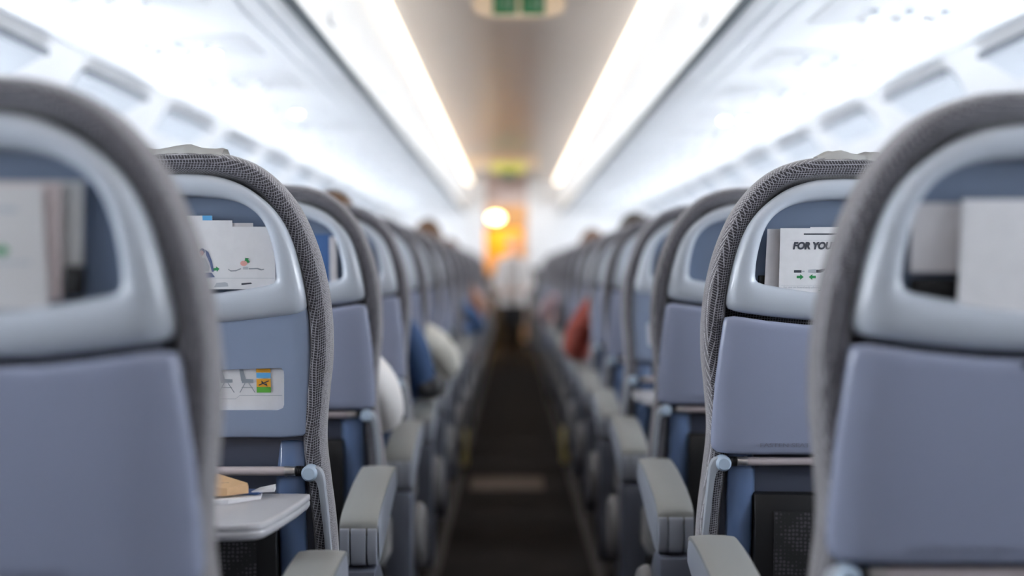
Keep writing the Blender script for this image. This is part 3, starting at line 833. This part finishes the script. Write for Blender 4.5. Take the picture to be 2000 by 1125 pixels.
# others ahead
L2 = (-XC, YL(2))
card('booklet', 'blue booklet in the pocket of the third left seat', 'booklet', L2, .02, .117, 1.0, 1.105, .014, mat('blue_cover', (.035, .10, .26), .6))
card('leaflet', 'white leaflet beside the blue booklet in the third left pocket', 'leaflet', L2, .112, .127, 1.0, 1.1, .010, M['paperb'])
card('booklet', 'green and white booklet in the pocket of the fourth right seat', 'booklet', (XC, YR(3)), -.10, .08, 1.0, 1.085, .012, M['green'])
card('leaflet', 'white leaflet covering the green booklet in the fourth right pocket', 'leaflet', (XC, YR(3)), -.088, .08, .995, 1.080, .008)
card('leaflet', 'dark leaflet in the pocket of the fourth left seat', 'leaflet', (-XC, YL(3)), .04, .115, 1.0, 1.095, .012, M['navy'])

# items on the lowered tray
tz = .6822
def sheet(name, label, cat, pts, z, m, th=.002, wob=.002):
    t = empty(name, (L1[0], L1[1], 0)); tag(t, label, cat)
    bm = bmesh.new(); n = len(pts)
    top = [bm.verts.new((p[0], p[1], z + th + wob * (noise.noise(Vector((p[0] * 40, p[1] * 40, 1))) + .5) + (p[2] if len(p) > 2 else 0))) for p in pts]
    bot = [bm.verts.new((p[0], p[1], z)) for p in pts]
    bm.faces.new(top); bm.faces.new(bot)
    for i in range(n): bm.faces.new((top[i], top[(i + 1) % n], bot[(i + 1) % n], bot[i]))
    bmesh.ops.triangulate(bm, faces=[f for f in bm.faces if len(f.verts) > 4])
    return fin('sheet', bm, m, t, smooth=False)
sheet('white_napkin', 'white folded napkin lying on the lowered tray', 'napkin', [(.02, -.12), (.09, -.115), (.13, -.075), (.125, -.04), (.05, -.03), (.0, -.06)], tz, M['paper'], .003, .004)
sheet('navy_napkin', 'navy and white paper napkin behind the brown bag on the tray', 'napkin', [(.07, -.075), (.125, -.072), (.133, -.04), (.08, -.03)], tz + .006, M['navy'], .002, .003)
sheet('white_receipt', 'small curled white slip at the right of the tray papers', 'receipt', [(.115, -.07), (.148, -.06, .004), (.145, -.035, .006), (.12, -.035)], tz + .0085, M['paper'], .001, .002)
o = sheet('paper_bag', 'crumpled brown paper bag on the lowered tray', 'paper bag', [(-.04, -.10, .016), (.03, -.115, .009), (.085, -.10, .004), (.112, -.078, .001), (.105, -.052, .003), (.06, -.04, .012), (-.01, -.035, .022)], tz + .0095, M['kraft'], .006, .006)
bm = bmesh.new()
for i in range(16):
    a0, a1 = 2 * PI * i / 16, 2 * PI * (i + 1) / 16
    bm.faces.new([bm.verts.new((.078 + rr * math.cos(a) * 1.0, -.082 + rr * math.sin(a) * .7, tz + .0262)) for a, rr in ((a0, .0055), (a1, .0055), (a1, .0042), (a0, .0042))])
fin('printed_ring', bm, M['ink'], o.parent, smooth=False)

# headrest covers
def cover(seatpos, x0, x1, label):
    t = empty('headrest_cover', (seatpos[0], seatpos[1], 0)); tag(t, label, 'headrest cover', 'white headrest covers')
    bm = bmesh.new(); nx = 24
    path = [(.018, 1.200), (.022, 1.214), (.040, 1.2205), (.062, 1.221), (.085, 1.214), (.105, 1.19), (.122, 1.15), (.13, 1.10), (.135, 1.05)]
    rows = []
    for j, (y, z) in enumerate(path):
        row = []
        for i in range(nx + 1):
            x = x0 + (x1 - x0) * i / nx
            drop = -.9 * x * x if abs(x) < .14 else -.9 * .0196
            dz = .004 * noise.noise(Vector((x * 45, y * 30, 3.1))) + .0035 * math.sin(x * 90 + j)
            edge = .005 * max(0, 1 - min(i, nx - i) / 3)
            row.append(bm.verts.new((x, y + lean(1.2) + .003 * noise.noise(Vector((x * 60, j, 0))), z + drop + (dz + .003 - edge if 0 < j < 6 else 0))))
        rows.append(row)
    for a, b in zip(rows[:-1], rows[1:]):
        for i in range(nx): bm.faces.new((a[i], a[i + 1], b[i + 1], b[i]))
    bmesh.ops.solidify(bm, geom=list(bm.faces), thickness=.0018)
    fin('cloth', bm, M['cover'], t, angle=80)
cover(L1, -.15, .057, 'white crumpled headrest cover on top of the sharp left seat')
cover(R1, -.036, .15, 'white crumpled headrest cover on top of the sharp right seat')

# ------------------------------------------------------------------ people
def skin_mesh(nodes, edges, root=0, sub=2):
    me = bpy.data.meshes.new('figure')
    me.from_pydata([n[0] for n in nodes], edges, [])
    ob = bpy.data.objects.new('figure_tmp', me); C.objects.link(ob)
    md = ob.modifiers.new('skin', 'SKIN'); md.use_smooth_shade = True
    sv = me.skin_vertices[0].data
    for i, n in enumerate(nodes):
        r_ = n[1]; sv[i].radius = r_ if isinstance(r_, tuple) else (r_, r_); sv[i].use_root = (i == root)
    ms = ob.modifiers.new('sub', 'SUBSURF'); ms.levels = sub; ms.render_levels = sub
    dg = bpy.context.evaluated_depsgraph_get(); dg.update()
    m2 = bpy.data.meshes.new_from_object(ob.evaluated_get(dg))
    bpy.data.objects.remove(ob)
    m2.materials.clear()
    return m2
def add_fingers(nodes, edges, wi, wrist, palm_dir, side_dir, down=Vector((0, 0, -1))):
    """hand with palm, four fingers and a thumb"""
    pd = palm_dir.normalized(); sd = side_dir.normalized()
    palm = wrist + pd * .055
    nodes.append((palm, (.036, .02))); pi_ = len(nodes) - 1; edges.append((wi, pi_))
    for k, (o_, ln) in enumerate(((-.028, .062), (-.009, .072), (.010, .068), (.028, .052))):
        b = palm + pd * .035 + sd * o_
        m_ = b + pd * ln * .5 + down * .006; e = b + pd * ln * .85 + down * .028
        i0 = len(nodes)
        nodes.extend([(b, .0095), (m_, .0088), (e, .0075)]); edges.extend([(pi_, i0), (i0, i0 + 1), (i0 + 1, i0 + 2)])
    b = wrist + pd * .03 - sd * .03; e = b + pd * .035 - sd * .02 + down * .01
    i0 = len(nodes); nodes.extend([(b, .011), (e, .009)]); edges.extend([(wi, i0), (i0, i0 + 1)])
def head_parts(t, hc, hair_m, skin_m, facing=1, long=False, r=.105, hair_bun=False):
    h = empty('head', parent=t)
    bm = bmesh.new(); bmesh.ops.create_uvsphere(bm, u_segments=24, v_segments=18, radius=1)
    for v in bm.verts:
        x, y, z = v.co
        jaw = 1 - .28 * max(0, -z) ** 1.3
        fy = facing * y
        v.co = Vector((x * .074 * jaw, facing * (fy * (.092 if fy < 0 else .086) + (.008 if z < 0 and fy > 0 else 0)), z * .115)) + hc
    fin('face', bm, skin_m, h)
    bm = bmesh.new()
    tube(bm, [hc + Vector((0, facing * .083, .02)), hc + Vector((0, facing * .100, -.012)), hc + Vector((0, facing * .088, -.02))], [.006, .012, .008], 8); fin('nose', bm, skin_m, h)
    for s in (-1, 1):
        bm = bmesh.new(); bmesh.ops.create_uvsphere(bm, u_segments=10, v_segments=6, radius=1, matrix=Matrix.Translation(hc + Vector((s * .03, facing * .079, .012))) @ Matrix.Diagonal((.012, .007, .007, 1))); fin('eye', bm, M['ink'], h)
        bm = bmesh.new(); bmesh.ops.create_uvsphere(bm, u_segments=10, v_segments=6, radius=1, matrix=Matrix.Translation(hc + Vector((s * .075, 0, -.005))) @ Matrix.Diagonal((.01, .02, .03, 1))); fin('ear', bm, skin_m, h)
    bm = bmesh.new(); bmesh.ops.create_uvsphere(bm, u_segments=10, v_segments=6, radius=1, matrix=Matrix.Translation(hc + Vector((0, facing * .080, -.05))) @ Matrix.Diagonal((.022, .006, .006, 1))); fin('mouth', bm, mat('lips', (.5, .15, .14), .5), h)
    bm = bmesh.new(); bmesh.ops.create_uvsphere(bm, u_segments=24, v_segments=18, radius=1)
    dele = []
    for v in bm.verts:
        x, y, z = v.co; fy = facing * y
        if fy > .35 and z < .45: dele.append(v)
        if z < (-.75 if long else -.35): dele.append(v)
        sc_ = 1 + .05 * noise.noise(Vector((x * 3, y * 3, z * 3)))
        zz = z * (.133 if z > 0 else (.24 if long else .12))
        v.co = Vector((x * .087 * sc_, facing * fy * .104 * sc_, zz)) + hc
    bmesh.ops.delete(bm, geom=list(set(dele)), context='VERTS')
    bmesh.ops.solidify(bm, geom=list(bm.faces), thickness=.012)
    fin('hair', bm, hair_m, h, angle=80)
    if hair_bun:
        bm = bmesh.new(); bmesh.ops.create_icosphere(bm, subdivisions=3, radius=.04, matrix=Matrix.Translation(hc + Vector((0, -facing * .12, .05)))); fin('bun', bm, hair_m, h)

HAIR = dict(brown=mat('brown_hair', (.085, .04, .016), .6, bump=.6, bscale=200), dark=mat('dark_hair', (.03, .02, .015), .5, bump=.6, bscale=200),
            auburn=mat('auburn_hair', (.13, .055, .018), .6, bump=.6, bscale=200), blond=mat('blond_hair', (.72, .45, .14), .6, bump=.5, bscale=200))
def passenger(pos, aisle, top, shirt, trousers, hair, label, elbow=.235, hx=0.0, hy=0.0, sk='skin', long=False, knee=0.0, wide=.052, bare=False):
    """seated facing +y; aisle=+1/-1 direction of the aisle in x"""
    t = empty('person', (pos[0], pos[1], 0)); tag(t, label, 'person')
    a = aisle; hc = Vector((hx, .235 + hy, top - .128)); zs = min(top - .36, .90)
    V = Vector
    nodes = [(V((0, .25, .50)), (.15, .11)), (V((0, .235, .62)), (.14, .105)), (V((hx * .5, .215, .76)), (.155, .10)), (V((hx * .7, .215, zs - .02)), (.13, .085)), (V((hx * .9, .225, zs + .06)), .055), (V((hx, .232, hc.z - .06)), .05)]
    edges = [(0, 1), (1, 2), (2, 3), (3, 4), (4, 5)]
    for s in (-1, 1):
        i0 = len(nodes)
        ex = elbow - .03 if s == a else .17
        nodes += [(V((s * .155 + hx * .7, .225, zs - .01)), .062), (V((s * (ex * .6 + .07), .26, (zs + .66) / 2 + .02)), wide), (V((s * ex, .315, .675)), wide * .92),
                  (V((s * (ex * .85), .42, .655)), .040), (V((s * (ex * .6), .53, .655)), .026)]
        edges += [(3, i0), (i0, i0 + 1), (i0 + 1, i0 + 2), (i0 + 2, i0 + 3), (i0 + 3, i0 + 4)]
        add_fingers(nodes, edges, i0 + 4, nodes[i0 + 4][0], V((-s * .5, 1, -.15)), V((1, .5 * s, 0)))
        k0 = len(nodes); kx = s * (.10 + (knee if s == a else 0))
        nodes += [(V((s * .085, .30, .51)), .085), (V((kx * .95, .50, .53)), .075), (V((kx, .635, .53)), .062), (V((kx, .625, .30)), .048), (V((kx, .60, .10)), .038), (V((kx, .67, .045)), .038), (V((kx, .735, .04)), .03)]
        edges += [(0, k0)] + [(k0 + q, k0 + q + 1) for q in range(6)]
    me = skin_mesh(nodes, edges)
    for m_ in (shirt, trousers, M[sk], M['black']): me.materials.append(m_)
    for f in me.polygons:
        c_ = f.center; f.use_smooth = True
        if c_.z < .09: f.material_index = 3
        elif c_.z < .50 or (c_.z < .60 and c_.y > .30 and abs(c_.x) < .15 + knee and c_.z < .595): f.material_index = 1
        elif c_.z > zs + .055 or c_.y > (.36 if bare else .50): f.material_index = 2
        else: f.material_index = 0
    o = bpy.data.objects.new('body', me); C.objects.link(o); o.parent = t
    head_parts(t, hc, HAIR[hair], M[sk], 1, long)
    return t
P = passenger
P((-XC, YL(2)), 1, 1.17, M['cloth_white'], clothmat((.05, .05, .07)), 'dark', 'passenger in white sleeves seated ahead of the third left seatback', elbow=.235, wide=.054)
P((-XC, YL(3)), 1, 1.262, clothmat((.02, .05, .125)), clothmat((.03, .03, .035)), 'brown', 'passenger in a blue jacket with brown hair above the third left seat', elbow=.262, hx=-.03, hy=.01, wide=.055)
P((-XC, YL(4)), 1, 1.17, clothmat((.66, .64, .58)), clothmat((.30, .27, .20)), 'brown', 'passenger with a cream sleeve leaning into the aisle on the left', elbow=.31, wide=.066)
P((-XC, YL(7)), 1, 1.30, clothmat((.12, .11, .12)), clothmat((.05, .05, .07)), 'brown', 'passenger whose brown hair rises above the left seatbacks', hx=.05)
P((-XC, YL(8)), 1, 1.18, clothmat((.06, .12, .26)), clothmat((.20, .09, .03)), 'dark', 'passenger in blue with brown trousers far along the left', elbow=.34, knee=.12)
P((-XC, YL(10)), 1, 1.25, clothmat((.35, .14, .05)), clothmat((.13, .15, .03)), 'auburn', 'passenger in rust and olive clothes far along the left', elbow=.30, knee=.10, hx=.05)
P((-XC, YL(12)), 1, 1.20, clothmat((.45, .34, .33)), clothmat((.03, .03, .04)), 'dark', 'passenger in dusty pink in the far left rows', elbow=.32, knee=.05)
P((XC, YR(5)), -1, 1.268, clothmat((.25, .045, .03)), clothmat((.08, .02, .02)), 'dark', 'passenger in a brick red sleeve on the right of the aisle', elbow=.30, wide=.066, hx=-.01)
P((XC, YR(8)), -1, 1.275, clothmat((.14, .13, .15)), clothmat((.03, .06, .14)), 'auburn', 'passenger with auburn hair above the right seatbacks', hx=-.045, elbow=.27, knee=.09)
P((XC, YR(10)), -1, 1.20, clothmat((.50, .34, .36)), clothmat((.03, .07, .18)), 'dark', 'passenger in pink with blue trousers far along the right', elbow=.33, knee=.13, bare=True)
P((XC, YR(12)), -1, 1.22, clothmat((.30, .30, .36)), clothmat((.10, .05, .03)), 'brown', 'passenger in grey blue in the far right rows', elbow=.31, knee=.08)
# black bag on the fourth left armrest
t = empty('black_bag', (-.275, YL(3) + .36, .627)); tag(t, 'soft black bag resting on a left armrest by the blue sleeve', 'bag')
bm = bmesh.new(); bmesh.ops.create_icosphere(bm, subdivisions=4, radius=1)
for v in bm.verts:
    d = 1 + .12 * noise.noise(v.co * 2.2)
    v.co = Vector((v.co.x * .055 * d, v.co.y * .10 * d, max(0, v.co.z * .5 + .5) * .085 * d))
fin('body', bm, mat('black_nylon', (.012, .012, .014), .6), t)
bm = bmesh.new(); tube(bm, [(-.03, -.05, .06), (-.01, -.03, .095), (.01, .02, .10), (.03, .05, .07)], .006); fin('strap', bm, M['black'], t)

# flight attendant standing in the aisle
def attendant():
    t = empty('person', (-.005, 13.7, 0)); tag(t, 'flight attendant in a white shirt and black skirt standing at the aisle end', 'person')
    V = Vector
    S = 1.0
    nodes = [(V((0, 0, .86)), (.15, .10)), (V((0, 0, 1.0)), (.125, .09)), (V((0, 0, 1.15)), (.15, .10)), (V((0, .01, 1.27)), (.12, .08)), (V((0, 0, 1.335)), .05), (V((0, 0, 1.40)), .048)]
    edges = [(0, 1), (1, 2), (2, 3), (3, 4), (4, 5)]
    for s in (-1, 1):
        i0 = len(nodes)
        nodes += [(V((s * .155, .01, 1.26)), .06), (V((s * .20, .03, 1.10)), .052), (V((s * .225, .02, .97)), .045), (V((s * .19, -.10, .90)), .036), (V((s * .13, -.20, .90)), .025)]
        edges += [(3, i0)] + [(i0 + q, i0 + q + 1) for q in range(4)]
        add_fingers(nodes, edges, i0 + 4, nodes[i0 + 4][0], V((-s * .6, -1, 0)), V((1, -.6 * s, 0)))
        k0 = len(nodes)
        nodes += [(V((s * .075, 0, .80)), .085), (V((s * .07, .0, .62)), .075), (V((s * .065, 0, .44)), .055), (V((s * .06, .0, .28)), .047), (V((s * .06, .01, .10)), .033), (V((s * .065, -.05, .045)), .035), (V((s * .07, -.12, .035)), .028)]
        edges += [(0, k0)] + [(k0 + q, k0 + q + 1) for q in range(6)]
    me = skin_mesh(nodes, edges)
    for m_ in (M['cloth_white'], mat('black_cloth', (.01, .01, .012), .8), M['skin'], M['black']): me.materials.append(m_)
    for f in me.polygons:
        c_ = f.center; f.use_smooth = True
        if c_.z < .08: f.material_index = 3
        elif c_.z < .86 and abs(c_.x) < .19 and c_.y > -.12: f.material_index = 1
        elif c_.z > 1.345 or c_.y < -.17: f.material_index = 2
        else: f.material_index = 0
    o = bpy.data.objects.new('body', me); C.objects.link(o); o.parent = t
    bm = bmesh.new()
    ol = lambda rx, ry, z: [V((rx * math.cos(2 * PI * k / 28), ry * math.sin(2 * PI * k / 28), z)) for k in range(28)]
    rings(bm, [ol(.12, .09, .90), ol(.155, .115, .80), ol(.16, .125, .62), ol(.155, .13, .45), ol(.15, .125, .449), ol(.14, .10, .92)], False, False)
    fin('skirt', bm, mat('black_skirt', (.01, .01, .012), .8), t)
    bm = bmesh.new()
    rings(bm, [ol(.135, .095, 1.30), ol(.165, .115, 1.2), ol(.165, .115, 1.05), ol(.17, .12, .92), ol(.185, .14, .715), ol(.18, .135, .715), ol(.13, .09, 1.29)], False, False)
    fin('long_shirt', bm, M['cloth_white'], t)
    head_parts(t, V((0, -.005, 1.475)), HAIR['blond'], mat('skin_rosy', (.72, .38, .28), .5), -1, False, hair_bun=True)
attendant()
bpy.data.objects['person.%03d' % 11].scale = (.88, .88, .88)

# low yellowish markers at seat bases
first = None
for s, y in ((-1, 6.35), (1, 6.45)):
    side = 'left' if s < 0 else 'right'
    t = empty('floor_marker_light', (s * .262, y, 0)); tag(t, 'yellowish upright marker panel at the base of the %s seats' % side, 'marker light')
    box('panel', -.018, .018, -.01, .01, .012, .20, M['markeryellow'], t, bevel=.003)
    box('base', -.024, .024, -.014, .014, 0.0065, .012, M['black'], t, bevel=.001)
